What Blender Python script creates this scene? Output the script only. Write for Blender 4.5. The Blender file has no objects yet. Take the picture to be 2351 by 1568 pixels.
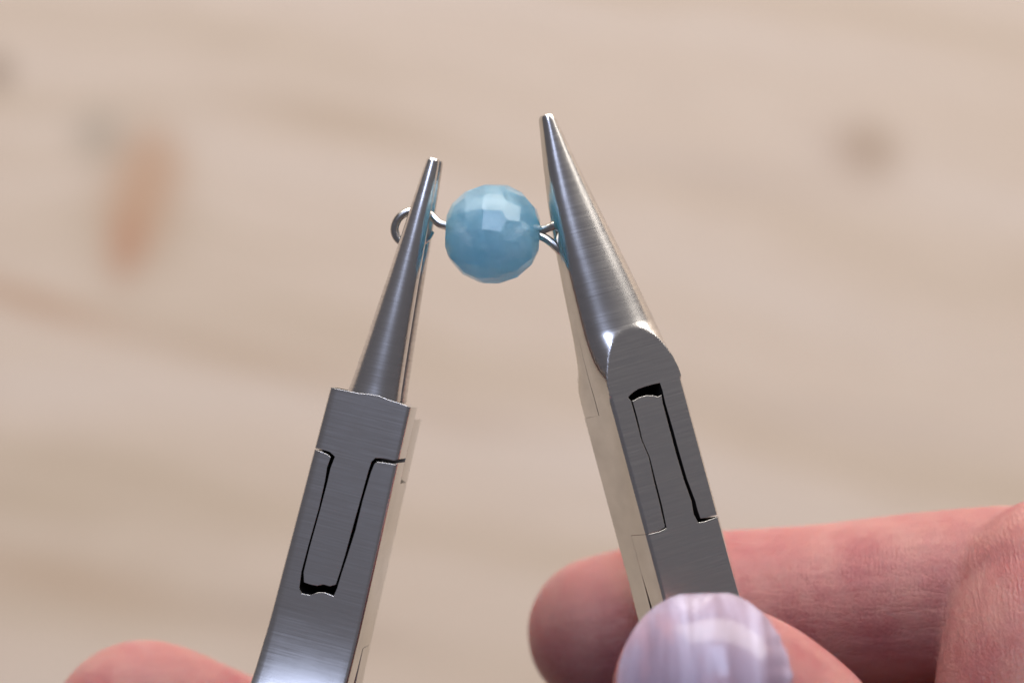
import bpy, bmesh, math, random
from mathutils import Vector, Matrix
R = math.radians
random.seed(7)
S = 0.001                       # everything below is measured in millimetres
D = 240.0                       # lens to the plane of focus
K = 22.6                        # photograph pixels (2351 px wide view) per mm on that plane
sc = bpy.context.scene
COL = sc.collection

# ------------------------------------------------------------------ camera, world, lamps, exposure
cam = bpy.data.cameras.new("camera"); camo = bpy.data.objects.new("camera", cam); COL.objects.link(camo)
camo.location = (0, 0, D * S)
cam.sensor_width = 36; cam.lens = 36 * D / (2351 / K)
cam.clip_start = 0.005; cam.clip_end = 50
cam.dof.use_dof = True; cam.dof.focus_distance = (D - 2.0) * S; cam.dof.aperture_fstop = cam.lens / 8.5
sc.camera = camo
w = bpy.data.worlds.new("World"); sc.world = w; w.use_nodes = True
bg = w.node_tree.nodes["Background"]
bg.inputs[0].default_value = (0.92, 0.89, 1.0, 1); bg.inputs[1].default_value = 0.135
def window_lamp(name, loc, size, power, col, target=(0, 0, -0.1)):
    l = bpy.data.lights.new(name, 'AREA'); l.shape = 'RECTANGLE'; l.size, l.size_y = size
    l.energy = power; l.color = col
    o = bpy.data.objects.new(name, l); COL.objects.link(o); o.location = loc
    o.rotation_euler = (Vector(target) - Vector(loc)).to_track_quat('-Z', 'Y').to_euler()
    return o
window_lamp("window_light", (0.35, 1.60, 0.30), (3.1, 1.0), 84, (1.0, 0.94, 0.85))
window_lamp("side_window_light", (-0.12, 0.80, 0.95), (0.34, 0.75), 9.5, (0.62, 0.72, 1.0))
sc.view_settings.view_transform = 'Standard'; sc.view_settings.look = 'None'
sc.view_settings.exposure = -0.2; sc.view_settings.gamma = 1.0
sc.render.film_transparent = False
sc.cycles.use_denoising = True; sc.cycles.denoising_input_passes = 'RGB'; sc.cycles.use_adaptive_sampling = False; sc.cycles.sample_clamp_indirect = 3.0; sc.cycles.blur_glossy = 0.5
sc.cycles.max_bounces = 16; sc.cycles.volume_bounces = 14; sc.cycles.volume_step_rate = 0.25; sc.cycles.transmission_bounces = 14

# ------------------------------------------------------------------ helpers
def P(u, v, z):
    """a point of the photograph at height z (mm)"""
    f = (D - z) / D / K
    return Vector(((u - 1175.5) * f, (784 - v) * f, z))
def tag(o, label=None, cat=None, group=None, kind=None):
    for k, val in (('label', label), ('category', cat), ('group', group), ('kind', kind)):
        if val: o[k] = val
    return o
def empty(name, loc, rot=None):
    o = bpy.data.objects.new(name, None); COL.objects.link(o); o.empty_display_size = 0.005
    m = rot.to_4x4() if rot else Matrix.Identity(4)
    m.translation = Vector(loc) * S
    o.matrix_world = m
    return o
def link_mesh(name, me, mats, parent=None, smooth=28, loc=None):
    """a mesh in mm becomes one object in metres"""
    me.name = name
    me.transform(Matrix.Scale(S, 4))
    for m in mats: me.materials.append(m)
    me.shade_smooth()
    if smooth: me.set_sharp_from_angle(angle=R(smooth))
    o = bpy.data.objects.new(name, me); COL.objects.link(o)
    if parent: o.parent = parent
    if loc: o.location = Vector(loc) * S
    return o
def me_from(verts, faces):
    me = bpy.data.meshes.new("m"); me.from_pydata([tuple(v) for v in verts], [], faces); me.update()
    bm = bmesh.new(); bm.from_mesh(me); bmesh.ops.recalc_face_normals(bm, faces=bm.faces); bm.to_mesh(me); bm.free()
    return me
def loft(rings, closed=True):
    n = len(rings[0]); V = [p for r in rings for p in r]; F = []
    for i in range(len(rings) - 1):
        for j in range(n):
            k = (j + 1) % n
            F.append((i * n + j, i * n + k, (i + 1) * n + k, (i + 1) * n + j))
    if closed:
        F.append(tuple(reversed(range(n)))); F.append(tuple(range((len(rings) - 1) * n, len(rings) * n)))
    return me_from(V, F)
def join_me(*ms):
    bm = bmesh.new()
    for m in ms: bm.from_mesh(m)
    me = bpy.data.meshes.new("m"); bm.to_mesh(me); bm.free(); return me
def boolean(a, b, op):
    oa = bpy.data.objects.new("tmp_a", a); ob = bpy.data.objects.new("tmp_b", b)
    COL.objects.link(oa); COL.objects.link(ob)
    md = oa.modifiers.new("b", 'BOOLEAN'); md.operation = op; md.solver = 'EXACT'; md.object = ob; md.use_self = False
    dg = bpy.context.evaluated_depsgraph_get()
    me = bpy.data.meshes.new_from_object(oa.evaluated_get(dg))
    bpy.data.objects.remove(oa); bpy.data.objects.remove(ob)
    return me
def prism(poly, w0, w1):
    n = len(poly)
    V = [(x, y, w0) for x, y in poly] + [(x, y, w1) for x, y in poly]
    F = [tuple(range(n)), tuple(range(2 * n - 1, n - 1, -1))] + [(i, (i + 1) % n, n + (i + 1) % n, n + i) for i in range(n)]
    return me_from(V, F)
def interp(x, pts):
    pts = sorted(pts)
    if x <= pts[0][0]: return pts[0][1]
    for (a, fa), (b, fb) in zip(pts, pts[1:]):
        if x <= b: return fa + (fb - fa) * (x - a) / (b - a)
    return pts[-1][1]
def catmull(pts, n):
    out = []
    for i in range(len(pts) - 1):
        p0 = pts[max(i - 1, 0)]; p1 = pts[i]; p2 = pts[i + 1]; p3 = pts[min(i + 2, len(pts) - 1)]
        for k in range(n):
            t = k / n
            out.append(0.5 * ((2 * p1) + (p2 - p0) * t + (2 * p0 - 5 * p1 + 4 * p2 - p3) * t * t + (3 * p1 - p0 - 3 * p2 + p3) * t ** 3))
    out.append(pts[-1].copy()); return out
def tube(pts, rads, n=28, steps=10, dome=True, flat=1.0):
    """a tapered tube along a smooth path; round ends when dome"""
    q = catmull([Vector((*p, r)) for p, r in zip(pts, rads)], steps)
    c = [Vector(v[:3]) for v in q]; rr = [v[3] for v in q]
    rings = []
    t0 = (c[1] - c[0]).normalized()
    u = t0.orthogonal().normalized()
    def ring(p, t, r):
        nonlocal u
        u = (u - t * u.dot(t)).normalized(); v = t.cross(u)
        return [p + (u * math.cos(2 * math.pi * j / n) + v * math.sin(2 * math.pi * j / n)) * r for j in range(n)]
    if dome:
        for k in range(1, 8):
            a = math.pi / 2 * k / 8
            rings.append(ring(c[0] - t0 * rr[0] * math.cos(a), t0, rr[0] * math.sin(a)))
    for i, p in enumerate(c):
        t = (c[min(i + 1, len(c) - 1)] - c[max(i - 1, 0)]).normalized()
        rings.append(ring(p, t, rr[i]))
    if dome:
        t1 = (c[-1] - c[-2]).normalized()
        for k in range(7, 0, -1):
            a = math.pi / 2 * k / 8
            rings.append(ring(c[-1] + t1 * rr[-1] * math.cos(a), t1, rr[-1] * math.sin(a)))
    return loft(rings)

# ------------------------------------------------------------------ materials
class NT:
    def __init__(s, name):
        s.m = bpy.data.materials.new(name); s.m.use_nodes = True; s.t = s.m.node_tree
        s.b = s.t.nodes["Principled BSDF"]
    def n(s, typ, **kw):
        nd = s.t.nodes.new(typ)
        for k, v in kw.items(): setattr(nd, k, v)
        return nd
    def put(s, sock, val):
        if isinstance(val, bpy.types.NodeSocket): s.t.links.new(val, sock)
        else: sock.default_value = val
    def math(s, op, a, b=0.0, c=0.0, clamp=False):
        nd = s.n('ShaderNodeMath', operation=op, use_clamp=clamp)
        for i, x in enumerate((a, b, c)): s.put(nd.inputs[i], x)
        return nd.outputs[0]
    def coords(s, scale=(1000,) * 3, rot=(0, 0, 0), loc=(0, 0, 0), src='Object'):
        tc = s.n('ShaderNodeTexCoord'); mp = s.n('ShaderNodeMapping')
        s.put(mp.inputs['Vector'], tc.outputs[src]); mp.inputs['Scale'].default_value = scale
        mp.inputs['Rotation'].default_value = rot; mp.inputs['Location'].default_value = loc
        return mp.outputs[0]
    def noise(s, vec, scale, detail=3, rough=0.5, dist=0.0):
        nd = s.n('ShaderNodeTexNoise'); s.put(nd.inputs['Vector'], vec)
        nd.inputs['Scale'].default_value = scale; nd.inputs['Detail'].default_value = detail
        nd.inputs['Roughness'].default_value = rough; nd.inputs['Distortion'].default_value = dist
        return nd.outputs['Fac']
    def ramp(s, fac, stops, interp='LINEAR'):
        nd = s.n('ShaderNodeValToRGB'); s.put(nd.inputs[0], fac); cr = nd.color_ramp; cr.interpolation = interp
        while len(cr.elements) < len(stops): cr.elements.new(0.5)
        for e, (p, c) in zip(cr.elements, stops):
            e.position = p; e.color = (*c, 1) if len(c) == 3 else c
        return nd.outputs[0]
    def rng(s, val, a, b, c=0.0, d=1.0, smooth=False):
        nd = s.n('ShaderNodeMapRange', interpolation_type='SMOOTHSTEP' if smooth else 'LINEAR')
        s.put(nd.inputs[0], val)
        for i, x in enumerate((a, b, c, d)): nd.inputs[i + 1].default_value = x
        return nd.outputs[0]
    def mix(s, fac, a, b, mode='MIX'):
        nd = s.n('ShaderNodeMix', data_type='RGBA', blend_type=mode)
        s.put(nd.inputs[0], fac)
        for sock, x in ((nd.inputs[6], a), (nd.inputs[7], b)):
            s.put(sock, (*x, 1) if isinstance(x, tuple) and len(x) == 3 else x)
        return nd.outputs[2]
    def bump(s, h, strength, dist, normal=None):
        nd = s.n('ShaderNodeBump'); s.put(nd.inputs['Height'], h)
        nd.inputs['Strength'].default_value = strength; nd.inputs['Distance'].default_value = dist
        if normal is not None: s.put(nd.inputs['Normal'], normal)
        return nd.outputs[0]
    def set(s, **kw):
        for k, v in kw.items(): s.put(s.b.inputs[k.replace('_', ' ')], v)

def steel(name, base, r0, r1, bump, brush=True, aniso=0.5):
    t = NT(name)
    g = t.coords((90, 7000, 90) if brush else (2500, 900, 2500))       # fine lines across the tool
    lines = t.noise(g, 1.0, 4, 0.65)
    g2 = t.coords((150, 4000, 150), (0, 0, R(4)))
    scr = t.noise(g2, 1.0, 2, 0.5)
    blot = t.noise(t.coords(), 0.35, 3, 0.55)
    scratch = t.rng(scr, 0.62, 0.72)
    rough = t.math('ADD', t.rng(lines, 0.3, 0.7, r0, r1), t.math('MULTIPLY', t.math('SUBTRACT', blot, 0.5), 0.10))
    rough = t.math('ADD', rough, t.math('MULTIPLY', scratch, 0.02))
    bev = t.n('ShaderNodeBevel', samples=4); bev.inputs['Radius'].default_value = 0.00006
    h = t.math('ADD', lines, t.math('MULTIPLY', scratch, 0.06))
    nrm = t.bump(h, bump, 0.000004, bev.outputs[0])
    col = t.mix(t.rng(blot, 0.35, 0.7), base, tuple(c * 0.86 for c in base))
    if brush:
        fl = t.noise(t.coords((140, 5200, 140), (0, 0, R(-2)), (3, 1, 0)), 1.0, 5, 0.7)
        col = t.mix(t.rng(fl, 0.40, 0.66, 0.0, 0.34), col, tuple(c * 0.45 for c in base))
        rough = t.math('ADD', rough, t.rng(fl, 0.35, 0.7, -0.02, 0.05))
    t.set(Base_Color=col, Metallic=1.0, Roughness=rough, Normal=nrm)
    if brush:
        tg = t.n('ShaderNodeTangent', direction_type='RADIAL', axis='Y')
        t.set(Anisotropic=aniso, Anisotropic_Rotation=0.25, Tangent=tg.outputs[0])
    return t.m
M_BRUSH = steel("brushed_steel", (0.78, 0.755, 0.745), 0.23, 0.29, 0.20, aniso=0.2)
M_POL = steel("polished_steel", (0.66, 0.65, 0.62), 0.10, 0.17, 0.06, brush=False)
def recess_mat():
    t = NT("shade_painted_joint_steel")  # near-black colour paints the shade of the joint gaps into the steel
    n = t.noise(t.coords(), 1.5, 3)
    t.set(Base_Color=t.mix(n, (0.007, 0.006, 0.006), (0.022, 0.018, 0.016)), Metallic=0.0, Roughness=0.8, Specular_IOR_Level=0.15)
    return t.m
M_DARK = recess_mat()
def wire_mat():
    t = NT("wire_steel")
    n = t.noise(t.coords(), 2.5, 3)
    t.set(Base_Color=(0.60, 0.585, 0.56, 1), Metallic=1.0, Roughness=t.rng(n, 0.3, 0.7, 0.16, 0.30),
          Normal=t.bump(n, 0.1, 0.00005))
    return t.m
M_WIRE = wire_mat()
def bead_mat():
    t = NT("milky_blue_stone")
    c = t.coords()
    cloud = t.noise(c, 0.28, 5, 0.6, 0.6)
    fine = t.noise(t.coords(loc=(3, 1, 2)), 1.1, 4, 0.6)
    col = t.ramp(t.math('ADD', t.math('MULTIPLY', cloud, 0.75), t.math('MULTIPLY', fine, 0.25)),
                 [(0.40, (0.645, 0.848, 0.952)), (0.50, (0.745, 0.892, 0.967)), (0.60, (0.88, 0.96, 0.987))])
    sep = t.n('ShaderNodeSeparateXYZ'); t.put(sep.inputs[0], c)
    ends = t.math('MULTIPLY', t.rng(t.math('ABSOLUTE', sep.outputs[0]), 3.4, 5.0, 0, 1, True), t.rng(cloud, 0.3, 0.6, 0.9, 0.4))
    col = t.mix(t.math('MULTIPLY', ends, 0.75), col, (0.30, 0.84, 0.88))
    vo = t.n('ShaderNodeTexVoronoi', feature='F1'); t.put(vo.inputs['Vector'], t.coords((1000, 1000, 1000), (0.4, 0.2, 0.9)))
    vo.inputs['Scale'].default_value = 0.62
    speck = t.math('MULTIPLY', t.rng(vo.outputs['Distance'], 0.05, 0.12, 1, 0, True), t.rng(fine, 0.42, 0.55))
    col = t.mix(t.math('MULTIPLY', speck, 0.85), col, (0.02, 0.20, 0.24))
    bev = t.n('ShaderNodeBevel', samples=4); bev.inputs['Radius'].default_value = 0.00009
    wisps = t.noise(t.coords(loc=(1, 4, 2)), 0.30, 4, 0.55, 0.5)
    milk = t.rng(wisps, 0.38, 0.72, 0.06, 0.34)
    surf = t.mix(t.rng(wisps, 0.40, 0.64), (0.50, 0.80, 0.94), (0.64, 0.86, 0.95))
    surf = t.mix(t.math('MULTIPLY', ends, 0.8), surf, (0.22, 0.62, 0.66))
    surf = t.mix(t.math('MULTIPLY', speck, 0.85), surf, (0.02, 0.13, 0.17))
    trans = t.math('SUBTRACT', 1.0, t.math('MAXIMUM', milk, t.math('MULTIPLY', speck, 0.8)))
    t.set(Base_Color=surf, Roughness=0.17, IOR=1.42, Specular_IOR_Level=0.06, Normal=bev.outputs[0], Transmission_Weight=trans)
    pv = t.n('ShaderNodeVolumePrincipled')
    t.put(pv.inputs['Color'], col); pv.inputs['Density'].default_value = 420.0
    pv.inputs['Anisotropy'].default_value = 0.3
    pv.inputs['Absorption Color'].default_value = (0, 0, 0, 1)
    t.t.links.new(pv.outputs[0], t.t.nodes['Material Output'].inputs['Volume'])
    return t.m
M_BEAD = bead_mat()
def skin_mat(name, base, deep):
    t = NT(name)
    c = t.coords()
    blot = t.noise(c, 0.16, 4, 0.55)
    col = t.mix(t.rng(blot, 0.35, 0.68), base, deep)
    # fine criss-cross lines of the skin
    vo = t.n('ShaderNodeTexVoronoi', feature='DISTANCE_TO_EDGE'); t.put(vo.inputs['Vector'], t.coords((1000, 620, 1000), (0, 0, R(8))))
    vo.inputs['Scale'].default_value = 2.6
    cells = t.rng(vo.outputs['Distance'], 0.0, 0.16)
    wv = t.n('ShaderNodeTexWave', wave_type='BANDS', bands_direction='X'); t.put(wv.inputs['Vector'], t.coords((1000, 1000, 1000), (0, 0, R(5))))
    wv.inputs['Scale'].default_value = 0.70; wv.inputs['Distortion'].default_value = 5.0
    wv.inputs['Detail'].default_value = 3; wv.inputs['Detail Scale'].default_value = 1.2
    fine = t.noise(c, 5.0, 3, 0.6)
    crease = t.noise(t.coords((110, 1100, 500), (0, 0, R(-6))), 0.55, 4, 0.6, 0.4)
    cr = t.rng(t.math('ABSOLUTE', t.math('SUBTRACT', crease, 0.5)), 0.0, 0.02, 0, 1)
    h = t.math('ADD', t.math('MULTIPLY', cells, 0.25), t.math('MULTIPLY', t.math('MULTIPLY', wv.outputs['Fac'], t.rng(t.noise(t.coords(loc=(2, 7, 1)), 0.5, 3), 0.4, 0.65)), 0.40))
    h = t.math('ADD', h, t.math('ADD', t.math('MULTIPLY', fine, 0.3), t.math('MULTIPLY', cr, 0.35)))
    pale = t.math('ADD', t.math('MULTIPLY', t.math('SUBTRACT', 1.0, cells), 0.06), t.math('MULTIPLY', t.math('SUBTRACT', 1.0, cr), 0.07))
    pale = t.math('ADD', pale, t.math('MULTIPLY', t.math('MULTIPLY', t.rng(wv.outputs['Fac'], 0.7, 1.0), t.math('MULTIPLY', t.rng(fine, 0.4, 0.65), t.rng(t.noise(t.coords(loc=(2, 7, 1)), 0.5, 3), 0.4, 0.65))), 0.26))
    col = t.mix(pale, col, (0.80, 0.55, 0.48))
    t.set(Base_Color=col, Roughness=t.rng(fine, 0.3, 0.7, 0.42, 0.58), IOR=1.4,
          Subsurface_Weight=1.0, Subsurface_Radius=(1.0, 0.30, 0.16), Subsurface_Scale=0.0016,
          Specular_IOR_Level=0.45, Normal=t.bump(h, 0.60, 0.00016))
    return t.m
M_SKIN = skin_mat("skin", (0.365, 0.163, 0.145), (0.295, 0.083, 0.088))
def nail_mat():
    t = NT("pearly_lilac_polish")
    st = t.noise(t.coords((1000, 70, 110)), 0.60, 4, 0.55, 0.15)
    bl = t.noise(t.coords((900, 300, 250), loc=(5, 2, 0)), 0.42, 3, 0.6)
    col = t.ramp(st, [(0.34, (0.23, 0.16, 0.215)), (0.5, (0.31, 0.245, 0.33)), (0.64, (0.41, 0.355, 0.47))])
    col = t.mix(t.rng(bl, 0.54, 0.72, 0, 0.28), col, (0.50, 0.24, 0.26))
    wr = t.noise(t.coords((700, 150, 150)), 0.5, 3, 0.55)
    t.set(Base_Color=col, Metallic=0.0, Roughness=t.rng(st, 0.3, 0.7, 0.42, 0.30), Specular_IOR_Level=0.2, Coat_Weight=0.5, Coat_Roughness=0.15,
          Subsurface_Weight=0.25, Subsurface_Radius=(1, 0.5, 0.4), Subsurface_Scale=0.001,
          Normal=t.bump(t.math('ADD', st, wr), 0.35, 0.00018))
    t.set(Coat_Normal=t.bump(wr, 0.22, 0.00018))
    return t.m
M_NAIL = nail_mat()

# ------------------------------------------------------------------ the wooden table top
ZT = -260.0
def wood_mat():
    t = NT("pale_pine_wood")
    c = t.coords()
    warp = t.noise(c, 0.011, 2)
    g = t.coords((1000, 1000, 1000), (0, 0, R(10)))
    cx = t.n('ShaderNodeCombineXYZ'); sp = t.n('ShaderNodeSeparateXYZ'); t.put(sp.inputs[0], g)
    t.put(cx.inputs[0], t.math('MULTIPLY', sp.outputs[0], 0.07))
    t.put(cx.inputs[1], t.math('ADD', sp.outputs[1], t.math('MULTIPLY', warp, 30.0)))
    band = t.noise(cx.outputs[0], 0.045, 4, 0.55)
    grain = t.noise(cx.outputs[0], 0.9, 4, 0.6)
    col = t.ramp(band, [(0.30, (0.64, 0.495, 0.345)), (0.48, (0.775, 0.62, 0.48)), (0.70, (0.82, 0.68, 0.56))])
    col = t.mix(t.rng(grain, 0.4, 0.75, 0, 0.22), col, (0.46, 0.33, 0.24))
    def blob(u, v, ru, rv, deg, soft=0.0):
        p = P(u, v, ZT); k = (D - ZT) / D / K
        a = R(deg)
        # rotate then scale round the blob's centre
        sub = t.n('ShaderNodeVectorMath', operation='SUBTRACT'); t.put(sub.inputs[0], c); sub.inputs[1].default_value = (p.x, p.y, 0)
        ro = t.n('ShaderNodeVectorRotate', rotation_type='Z_AXIS'); t.put(ro.inputs['Vector'], sub.outputs[0]); ro.inputs['Angle'].default_value = -a
        sl = t.n('ShaderNodeVectorMath', operation='MULTIPLY'); t.put(sl.inputs[0], ro.outputs[0]); sl.inputs[1].default_value = (1 / (ru * k), 1 / (rv * k), 0)
        ln = t.n('ShaderNodeVectorMath', operation='LENGTH'); t.put(ln.inputs[0], sl.outputs[0])
        return t.rng(ln.outputs['Value'], soft, 1.25, 1, 0, True)
    for (u, v, ru, rv, deg, soft, fac, colr) in (
            (315, 470, 160, 270, -6, 0.1, 0.45, (0.52, 0.38, 0.25)),
            (325, 455, 115, 190, -8, 0.1, 0.35, (0.60, 0.36, 0.22)),
            (345, 385, 86, 105, -6, 0.3, 0.58, (0.62, 0.37, 0.22)),
            (308, 500, 76, 105, -6, 0.3, 0.55, (0.62, 0.36, 0.21)),
            (290, 570, 50, 90, -10, 0.3, 0.5, (0.55, 0.25, 0.13)),
            (225, 310, 85, 80, 0, 0.1, 0.55, (0.42, 0.345, 0.25)),
            (1995, 345, 100, 85, -20, 0.0, 0.8, (0.50, 0.36, 0.24)),
            (1960, 350, 130, 90, -20, 0.0, 0.25, (0.50, 0.36, 0.28)),
            (-10, 165, 60, 60, 0, 0.1, 0.85, (0.40, 0.29, 0.20)),
            (60, 690, 330, 45, -17, 0.0, 0.8, (0.58, 0.37, 0.23)),
            (560, 820, 420, 50, -13, 0.0, 0.6, (0.57, 0.41, 0.27)),
            (760, 270, 330, 50, -10, 0.0, 0.65, (0.57, 0.42, 0.28)),
            (1050, 960, 300, 45, -10, 0.0, 0.45, (0.58, 0.42, 0.29)),
            (150, 1330, 430, 75, -12, 0.0, 0.65, (0.58, 0.41, 0.27)),
            (700, 1430, 380, 60, -10, 0.0, 0.4, (0.50, 0.37, 0.27)),
            (1650, 400, 420, 60, -10, 0.0, 0.22, (0.50, 0.38, 0.30)),
            (1900, 960, 520, 60, -8, 0.0, 0.18, (0.52, 0.40, 0.32))):
        col = t.mix(t.math('MULTIPLY', blob(u, v, ru, rv, deg, soft), fac), col, colr)
    t.set(Base_Color=col, Roughness=0.55, Normal=t.bump(grain, 0.2, 0.0003))
    return t.m
bm = bmesh.new()
bmesh.ops.create_cube(bm, size=1, matrix=Matrix.Translation((0, 0, ZT - 14)) @ Matrix.Diagonal((2600, 1900, 28, 1)))
bmesh.ops.bevel(bm, geom=[e for e in bm.edges], offset=4, segments=2, affect='EDGES')
me = bpy.data.meshes.new("m"); bm.to_mesh(me); bm.free()
tag(link_mesh("wooden_tabletop", me, [wood_mat()]), "pale pine table top with brown knots, out of focus behind the tools", None, None, 'structure')

# ------------------------------------------------------------------ the pliers
class Frame:
    """local axes of a tool: x across, y towards the tip, z out of its front face"""
    def __init__(s, u, v, z, lean, roll):
        s.o = P(u, v, z); a = R(lean); r = R(roll)
        A = Vector((-math.sin(a), math.cos(a), 0)); B0 = Vector((math.cos(a), math.sin(a), 0)); Z = Vector((0, 0, 1))
        s.B = B0 * math.cos(r) - Z * math.sin(r); s.C = Z * math.cos(r) + B0 * math.sin(r); s.A = A
        s.rot = Matrix((s.B, s.A, s.C)).transposed()
    def loc(s, u, v, wl=0.0):
        """photograph pixel -> (x, y) on the local plane z = wl"""
        e = Vector((0, 0, D)); d = P(u, v, 0) - e
        p0 = s.o + s.C * wl
        t = (p0 - e).dot(s.C) / d.dot(s.C)
        q = e + d * t - s.o
        return (q.dot(s.B), q.dot(s.A))
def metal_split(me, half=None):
    """polished flanks, brushed faces, and unpolished walls inside the joint with the gap shade painted in"""
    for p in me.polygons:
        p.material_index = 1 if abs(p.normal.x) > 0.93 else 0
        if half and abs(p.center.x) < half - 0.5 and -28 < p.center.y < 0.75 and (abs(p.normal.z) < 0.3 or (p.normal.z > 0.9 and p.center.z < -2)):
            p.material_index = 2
def plate(y0, y1, halfw, top, bot, cham, step=0.6, xc=lambda y: 0.0, extra=()):
    """bar with a rounded front edge: rings from y1 down to y0"""
    ys = sorted(set([y0, y1, *[e for e in extra if y0 < e < y1]] + [y0 + (y1 - y0) * i / max(2, int((y1 - y0) / step)) for i in range(max(2, int((y1 - y0) / step)) + 1)]))
    rings = []
    for y in ys:
        h = halfw(y); c = xc(y); T = top(y); B = bot(y); r = cham
        ring = [(c - h, y, B)]
        for k in range(6):
            a = math.pi / 2 * k / 5
            ring.append((c - h + 2.0 * r * (1 - math.cos(a)), y, T - r * (1 - math.sin(a))))
        for k in range(1, 8): ring.append((c - h + 2 * r + (2 * h - 3 * r) * k / 8, y, T))
        for k in range(6):
            a = math.pi / 2 * k / 5
            ring.append((c + h - r * (1 - math.sin(a)), y, T - r * (1 - math.cos(a))))
        ring.append((c + h, y, B))
        rings.append(ring)
    return loft(rings)

# ---- round nose pliers (left)
FL = Frame(850, 911, 4.0, -13.7, -7.5)
TL = 4.0
rn = tag(empty("round_nose_pliers", FL.o, FL.rot),
         "steel round nose pliers with slim cone jaws gripping the round wire loop", "pliers", "small steel jewellery pliers")
hwL = lambda y: interp(y, [(-60, 5.6), (-29, 4.72), (-6, 4.32), (0, 4.22)])
bendL = lambda y: 0.0 if y > -22 else 0.017 * (-22 - y) ** 2 if y > -34 else 0.017 * 144 + 0.41 * (-34 - y)
def L(*pts): return [FL.loc(u, v) for u, v in pts]
# T shaped tongue of the near jaw, and the pocket it sits in
ton = L((700, 800), (1040, 880), (975, 1000), (934, 1036), (921, 1052), (905, 1057), (882, 1052), (862, 1051), (853, 1059),
        (846, 1080), (828, 1145), (809, 1213), (792, 1275), (780, 1314), (771, 1341), (757, 1345), (742, 1341), (728, 1344), (712, 1341), (698, 1336),
        (697, 1313), (711, 1256), (735, 1170), (752, 1105), (759, 1074), (769, 1048), (757, 1037), (738, 1031), (718, 1028), (680, 1018))
poc = L((700, 806), (1040, 883), (976, 1002), (936, 1039), (924, 1058), (906, 1066), (882, 1062), (866, 1060), (860, 1064),
        (852, 1083), (833, 1147), (816, 1217), (797, 1277), (784, 1316), (774, 1350), (766, 1368), (747, 1360), (730, 1359), (712, 1366), (692, 1362), (687, 1350),
        (692, 1312), (707, 1255), (731.5, 1168), (746, 1104), (751, 1072), (759, 1049), (752, 1043), (736, 1036), (717, 1030), (679, 1020))
head_top = lambda x: 0.0
hd = plate(-22, 0.55, hwL, lambda y: 0.0, lambda y: -TL, 0.42)
tong = boolean(hd, prism(ton, -9, 3), 'INTERSECT')
# wavy shoulder where the cone was ground into the head
sh = L((700, 700), (1100, 700), (1100, 990), (945, 936), (915, 925), (893, 918), (868, 908), (845, 905), (820, 902), (795, 897), (756, 889), (600, 860))
tong = boolean(tong, prism(sh, -9, 3), 'DIFFERENCE')
def cone(sign, y0=-0.8, y1=24.9):
    rings = []; n = 40
    prof = [(y0, 2.74), (0.2, 2.70), (1.0, 2.58), (6, 2.12), (12, 1.62), (18, 1.17), (23, 0.80), (y1 - 0.35, 0.66), (y1 - 0.08, 0.58), (y1, 0.40)]
    ys = [y0 + (y1 - 0.4 - y0) * i / 44 for i in range(45)] + [y1 - 0.35, y1 - 0.2, y1 - 0.08, y1]
    for y in ys:
        r = interp(y, prof)
        gap = 0.04 + 0.41 * max(0, y) / 24.9
        rz = r * (0.69 + 0.31 * max(0.0, min(1.0, y / 20)))
        cz = -TL + sign * (gap + rz)
        rings.append([(r * math.cos(2 * math.pi * j / n), y, cz + rz * math.sin(2 * math.pi * j / n)) for j in range(n)])
    return loft(rings)
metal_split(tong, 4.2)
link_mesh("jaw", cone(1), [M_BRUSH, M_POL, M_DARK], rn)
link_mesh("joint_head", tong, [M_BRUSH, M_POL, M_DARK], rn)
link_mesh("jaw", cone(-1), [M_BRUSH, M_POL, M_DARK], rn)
cheeks = plate(-60, -2, hwL, lambda y: bendL(y),
               lambda y: -TL + 0.02 if y > -8.0 else (-2 * TL if y > -25 else -TL + 0.06 + bendL(y) + 0.02 * (-25 - y)), 0.42, extra=(-8.0, -8.02, -25.0, -24.98))
cheeks = boolean(cheeks, prism(poc, -TL - 0.04, 3), 'DIFFERENCE')
lw = L((776, 1332), (766, 1368), (747, 1360), (730, 1359), (712, 1366), (692, 1362), (687, 1350), (690, 1330))
cheeks = boolean(cheeks, prism(lw, -7.2, -2), 'DIFFERENCE')
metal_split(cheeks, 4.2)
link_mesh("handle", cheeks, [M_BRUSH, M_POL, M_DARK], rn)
far = plate(-7.95, -1.3, hwL, lambda y: -TL - 0.05, lambda y: -2 * TL, 0.06)
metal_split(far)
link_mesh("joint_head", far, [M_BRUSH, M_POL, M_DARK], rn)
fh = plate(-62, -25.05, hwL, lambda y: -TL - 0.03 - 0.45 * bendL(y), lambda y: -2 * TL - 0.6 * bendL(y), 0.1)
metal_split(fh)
link_mesh("handle", fh, [M_BRUSH, M_POL, M_DARK], rn)

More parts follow.
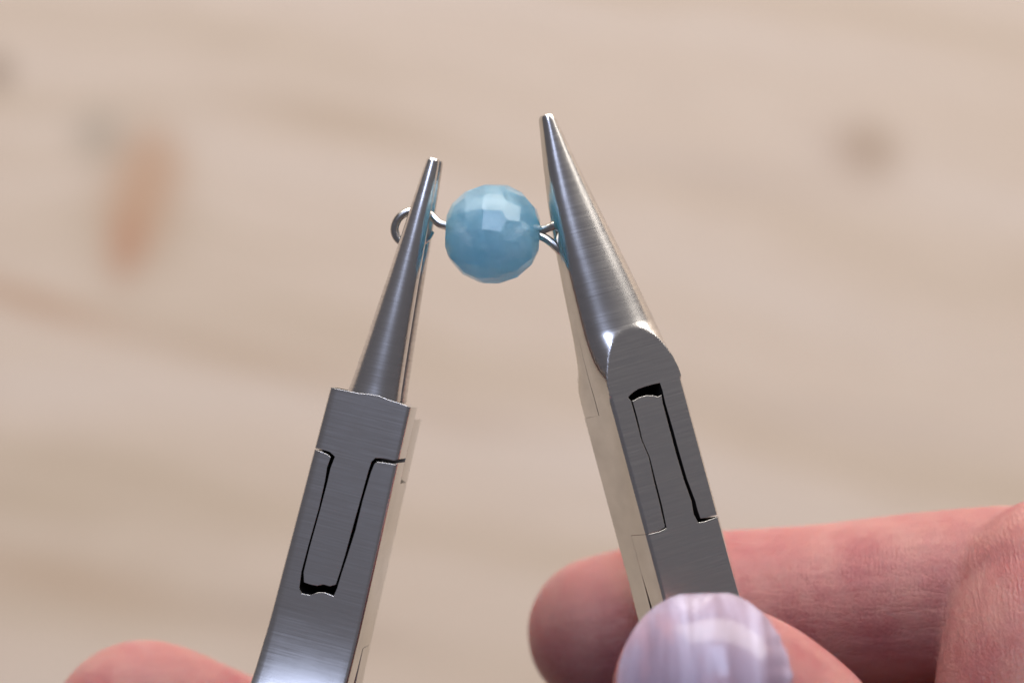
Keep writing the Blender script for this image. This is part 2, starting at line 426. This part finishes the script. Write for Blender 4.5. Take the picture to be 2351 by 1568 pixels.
# ---- chain nose pliers (right)
FR = Frame(1481, 880, 3.0, 15.1, 23.5)
TR = 3.5
cn = tag(empty("chain_nose_pliers", FR.o, FR.rot),
         "steel chain nose pliers with broad tapering jaws held under the painted thumbnail", "pliers", "small steel jewellery pliers")
wdR = lambda y: interp(y, [(-60, 4.9), (-20, 4.24), (0, 4.22), (2, 4.24), (4, 4.18), (6, 4.03), (9, 3.70), (12, 3.32), (16, 2.80), (20, 2.20), (24, 1.52), (28.3, 0.76), (28.6, 0.70), (28.75, 0.58)])
xcR = lambda y: interp(y, [(0, 0), (4, -0.08), (6, -0.18), (9, -0.39), (12, -0.65), (16, -0.97), (20, -1.23), (24, -1.38), (28.75, -1.45)])
HR = lambda y: interp(y, [(-60, 22), (-1, 14.0), (0, 12.0), (0.7, 9.6), (1.5, 7.0), (2.5, 5.3), (3.5, 4.5), (4.2, 4.12), (5, 3.76), (5.9, 3.46), (6.6, 3.37), (8, 3.22), (12, 2.84), (20, 2.02), (28.2, 1.2), (28.6, 1.1), (28.75, 0.95)])
gapR = lambda y: 0.05 + 0.25 * max(0.0, y) / 28.7
def dome_ring(y, sign, bottom=None, lift=0.0, n=72):
    wd = wdR(y); c = xcR(y) + (0.0 if sign > 0 else 0.45 * max(0, y) / 28.7); H = HR(y); wm = -TR + sign * gapR(y)
    cut = 0.34 - max(0.0, y + 0.5) * 0.9
    ring = []
    b = wm if bottom is None else bottom
    ring.append((c - wd, y, b))
    wall = min(0.9, 0.24 * H)
    for k in range(n + 1):
        th = -math.pi / 2 + math.pi * k / n
        x = wd * math.sin(th)
        z = wall + (H - wall) * max(0.0, 1 - abs(math.sin(th)) ** 2.25) ** (1 / 2.25)
        z = min(z, TR - sign * 0 - gapR(y) * 0 if y > -1 else TR)
        if sign > 0: z = min(z, TR - cut + (wd - abs(x)) * 1.1)
        ring.append((c + x, y, wm + sign * 0 + (z if sign > 0 else -z) + lift))
    ring.append((c + wd, y, b))
    return ring
def jaw_ys(y0, y1, step=0.25):
    n = int((y1 - y0) / step)
    return [y0 + (y1 - y0) * i / n for i in range(n + 1)]
rings = [dome_ring(y, 1, bottom=-2 * TR) for y in [-24.5, -22, -20, -18, -16, -14, -12, -10, -8, -6, -4, -3, -2.03]]
rings += [dome_ring(y, 1) for y in jaw_ys(-2.0, 28.0)] + [dome_ring(y, 1) for y in (28.2, 28.35, 28.5, 28.65, 28.75)]
nearA = loft(rings)
def Q(*pts): return [FR.loc(u, v) for u, v in pts]
pocket = Q((1441, 912), (1452, 901), (1465, 893), (1482, 887), (1500, 882), (1515, 879), (1521, 898), (1527, 925), (1546, 990), (1558, 1035), (1577, 1100), (1596, 1150),
           (1601, 1170), (1608, 1190), (1625, 1187), (1650, 1180), (1664, 1184), (1760, 1170), (1900, 2000), (1350, 2000), (1380, 1252), (1480, 1227.5), (1514, 1217), (1526, 1210),
           (1515, 1160), (1500, 1100), (1489, 1050), (1472, 1010), (1459, 960), (1448, 920))
tongue = Q((1452, 921), (1466, 913), (1482, 908), (1500, 908), (1511, 911), (1518, 906), (1521, 926), (1538, 990), (1550, 1035), (1569, 1100), (1587, 1150),
           (1592, 1180), (1602, 1199), (1613, 1198), (1625, 1194), (1650, 1185), (1664, 1187), (1760, 1173), (1900, 2000), (1350, 2000), (1380, 1252.3), (1480.5, 1228), (1515.5, 1219), (1530, 1212),
           (1519.5, 1160), (1504, 1100), (1491.5, 1050), (1474.5, 1010), (1463, 960), (1453, 924))
nearA = boolean(nearA, prism(pocket, -TR, 3), 'DIFFERENCE')
well = Q((1443, 912), (1453, 902), (1465, 894), (1482, 888), (1500, 883), (1514, 880), (1520, 898), (1524, 925), (1526, 960), (1462, 960), (1450, 920))
nearA = boolean(nearA, prism(well, -6.6, -2), 'DIFFERENCE')
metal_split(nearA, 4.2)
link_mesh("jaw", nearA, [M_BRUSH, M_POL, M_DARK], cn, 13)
rings = [dome_ring(y, -1) for y in jaw_ys(-2.0, 28.0)] + [dome_ring(y, -1) for y in (28.2, 28.35, 28.5, 28.65, 28.75)]
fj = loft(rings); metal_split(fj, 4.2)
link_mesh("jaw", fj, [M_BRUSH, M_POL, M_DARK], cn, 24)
liftR = lambda y: 0.0 if y > -24 else 0.012 * (-24 - y) ** 2
def hring(y):
    b = -TR + 0.02 if y > -18.5 else -TR + 0.02 + 0.10 * (-18.5 - y)
    return dome_ring(y, 1, bottom=b + liftR(y), lift=liftR(y))
nearB = loft([hring(y) for y in [-60 + 1.0 * i for i in range(42)] + [-18.5, -16, -13, -10, -7, -4, -2, -0.6, 0.6]])
nearB = boolean(nearB, prism(tongue, -9, 9), 'INTERSECT')
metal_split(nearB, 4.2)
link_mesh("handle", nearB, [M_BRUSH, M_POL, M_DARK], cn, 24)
fh = plate(-62, -24.53, wdR, lambda y: -TR - 0.02 - 0.03 * (-24.53 - y), lambda y: -2 * TR - 0.05 * (-24.53 - y), 0.1)
metal_split(fh)
link_mesh("handle", fh, [M_BRUSH, M_POL, M_DARK], cn)

# ------------------------------------------------------------------ the bead on its wire
def bead_mesh(r):
    planes = []
    rng = random.Random(4)
    for lat, n, ph in ((0, 16, 0.2), (23, 15, 0.45), (-23, 15, 0.0), (45, 12, 0.1), (-45, 12, 0.5), (66, 7, 0.3), (-66, 7, 0.6)):
        for k in range(n):
            lo = 2 * math.pi * (k + ph) / n + rng.uniform(-.03, .03); la = R(lat + rng.uniform(-1.5, 1.5))
            planes.append(Vector((math.sin(la), math.cos(la) * math.cos(lo), math.cos(la) * math.sin(lo))))
    planes += [Vector((1, 0, 0)), Vector((-1, 0, 0))]
    bm = bmesh.new()
    bmesh.ops.create_cube(bm, size=4 * r)
    for i, p in enumerate(planes):
        d = r * (0.945 if abs(p.x) > 0.99 else rng.uniform(0.976, 0.986))
        res = bmesh.ops.bisect_plane(bm, geom=bm.verts[:] + bm.edges[:] + bm.faces[:], plane_co=p * d, plane_no=p, clear_outer=True)
        edges = [e for e in res['geom_cut'] if isinstance(e, bmesh.types.BMEdge)]
        bmesh.ops.edgeloop_fill(bm, edges=edges)
    bmesh.ops.remove_doubles(bm, verts=bm.verts, dist=0.02)
    bmesh.ops.recalc_face_normals(bm, faces=bm.faces)
    me = bpy.data.meshes.new("m"); bm.to_mesh(me); bm.free()
    return me
bc = P(1131, 537, 0.4)
bead = link_mesh("faceted_bead", bead_mesh(5.02), [M_BEAD], None, None, bc)
bead.rotation_euler = (R(4), 0, R(-3))
bead.data.shade_flat()
tag(bead, "round faceted milky blue stone bead threaded on wire between the two pliers", "bead")
wr = empty("eye_pin_wire", bc)
tag(wr, "thin steel wire through the blue bead, bent into a loop at each end", "wire")
def wpath(pts, name):
    c = [P(u, v, z) - bc for u, v, z in pts]
    link_mesh(name, tube(c, [0.44] * len(c), 18, 8, dome=False), [M_WIRE], wr, 40)
wpath([(1060, 527, 0.4), (1022, 518, 0.45), (1006, 511, 0.4), (988, 494, 0.2), (965, 484, 0.1), (938, 486, 0.1), (916, 500, 0.1), (906, 524, 0.05), (912, 546, 0.0), (932, 560, -0.1), (958, 560, -0.3), (978, 548, -0.5), (989, 530, -0.6)], "wire_loop")
wpath([(1200, 537, 0.4), (1244, 528, 0.7), (1262, 522, 0.9), (1282, 515, 1.0), (1310, 520, 0.7), (1330, 545, 0.35), (1322, 575, 0.35), (1303, 585, 0.6), (1287, 577, 0.9), (1270, 561, 0.9), (1248, 545, 0.7), (1205, 528, 0.4)], "wire_loop")

# ------------------------------------------------------------------ the hands
def flesh(name, parts, voxel, smooth, label, parent=None):
    o = bpy.data.objects.new("tmp", join_me(*parts)); COL.objects.link(o)
    md = o.modifiers.new("r", 'REMESH'); md.mode = 'VOXEL'; md.voxel_size = voxel; md.adaptivity = 0.0
    sm = o.modifiers.new("s", 'SMOOTH'); sm.factor = 0.5; sm.iterations = smooth
    dg = bpy.context.evaluated_depsgraph_get()
    me = bpy.data.meshes.new_from_object(o.evaluated_get(dg)); bpy.data.objects.remove(o)
    ob = link_mesh(name, me, [M_SKIN], parent, None)
    return tag(ob, label, "hand")
def T(*pts, n=28): return tube([P(u, v, z) for u, v, z, r in pts], [r for *_, r in pts], n, 8)
right = [
    # index finger, lying behind the pliers and bent at the right
    T((1388, 1452, -17, 8.4), (1500, 1434, -16.5, 8.9), (1640, 1416, -16, 9.2), (1780, 1402, -15.5, 9.0), (1900, 1396, -14.5, 9.1), (2100, 1380, -13, 9.4), (2300, 1368, -11, 9.6), (2400, 1380, -9, 10)),
    T((2445, 1400, -5, 12.0), (2450, 1560, -1, 13.3), (2455, 1800, 0, 14.5), (2440, 2200, -2, 15)),
    # thumb over the front of the handle
    T((1628, 1592, 11.8, 9.42), (1708, 1648, 10.6, 10.2), (1768, 1728, 9.6, 11.4), (1900, 1930, 7, 10.8), (2150, 2200, 4, 13), (2350, 2450, 0, 16)),
    # remaining fingers curled round the handle, and the palm
    T((1460, 1820, -18, 8.0), (1700, 1790, -18, 8.8), (2100, 1770, -21, 9), (2430, 1760, -12, 10)),
    T((1500, 2220, -22, 7.0), (1750, 2180, -23, 7.8), (2100, 2150, -21, 8.6), (2430, 2120, -12, 10)),
    T((1620, 2560, -20, 6.0), (1800, 2530, -21, 6.6), (2100, 2500, -19, 7.4), (2430, 2460, -10, 9)),
    T((2480, 1850, -8, 14), (2500, 2200, -8, 16), (2450, 2600, -6, 18), (2400, 3100, -8, 20)),
]
rh = flesh("right_hand", right, 0.5, 5, "hand pinching the chain nose pliers between bent forefinger and thumb with lilac nail")
# thumbnail
def nail(c, ax, up, rx, ry, rz, phi=(-38, 80), t0=-60.0, t1=76.0, th=0.5):
    Y = ax.normalized(); Z = (up - Y * up.dot(Y)).normalized(); X = Y.cross(Z)
    rows = []; nu, nv = 40, 44
    for i in range(nv + 1):
        s = i / nv
        if s < 0.45: yy = -9.5 * (1 - s / 0.45); cs = 1.0
        else:
            a = R(t1) * (s - 0.45) / 0.55; yy = ry * math.sin(a); cs = math.cos(a) ** 0.9
        row = []
        for j in range(nu + 1):
            f = R(phi[0] + (phi[1] - phi[0]) * j / nu)
            ripple = (0.10 * math.sin(3.4 * yy + 2.0) + 0.07 * math.sin(7.7 * yy)) * max(0, (j / nu - 0.78) / 0.22)
            row.append(c + X * ((rx + ripple) * math.sin(f) * cs) + Y * yy + Z * ((rz + ripple) * (1 - abs(math.sin(f)) ** 2.5) ** (1 / 2.5) * cs))
        rows.append(row)
    V = [p for r in rows for p in r]; n = nu + 1
    V2 = [p - (p - c).normalized() * th for p in V]
    F = []
    m = len(V)
    for i in range(nv):
        for j in range(nu):
            a = i * n + j
            F.append((a, a + 1, a + n + 1, a + n)); F.append((m + a + n, m + a + n + 1, m + a + 1, m + a))
    edge = [j for j in range(n)] + [i * n + n - 1 for i in range(1, nv + 1)] + [nv * n + j for j in range(n - 2, -1, -1)] + [i * n for i in range(nv - 1, 0, -1)]
    for a, b in zip(edge, edge[1:] + edge[:1]): F.append((a, m + a, m + b, b))
    return me_from(V + V2, F)
tc = P(1626, 1590, 12.0)
nl = link_mesh("fingernail", nail(tc, Vector((-0.02, 1.0, -0.12)), Vector((-0.50, 0.0, 1.0)), 9.85, 9.8, 9.35), [M_NAIL], rh, 40)
nl['label'] = "pearly lilac polished thumbnail"
left = [
    T((760, 1800, -16, 6.8), (640, 1745, -16, 7.2), (480, 1682, -15.5, 7.4), (330, 1632, -15, 7.7), (270, 1700, -14, 8.2), (200, 1900, -12, 8.6), (120, 2200, -12, 10)),
    T((820, 2150, -18, 6.8), (620, 2080, -18, 7.4), (400, 2010, -17, 8.0), (280, 2100, -15, 8.6), (150, 2400, -12, 10)),
    T((820, 2480, -18, 6.4), (620, 2410, -18, 7.0), (400, 2350, -17, 7.6), (280, 2440, -15, 8.2), (150, 2700, -12, 10)),
    T((700, 1990, 15, 7.8), (600, 2120, 16, 8.8), (450, 2330, 14, 9.6), (250, 2600, 6, 13), (100, 2800, -4, 15)),
    T((60, 2250, -10, 13), (30, 2600, -10, 16), (0, 3100, -8, 19)),
]
flesh("left_hand", left, 0.6, 5, "hand at the lower left edge with a bent knuckle holding the round nose pliers")
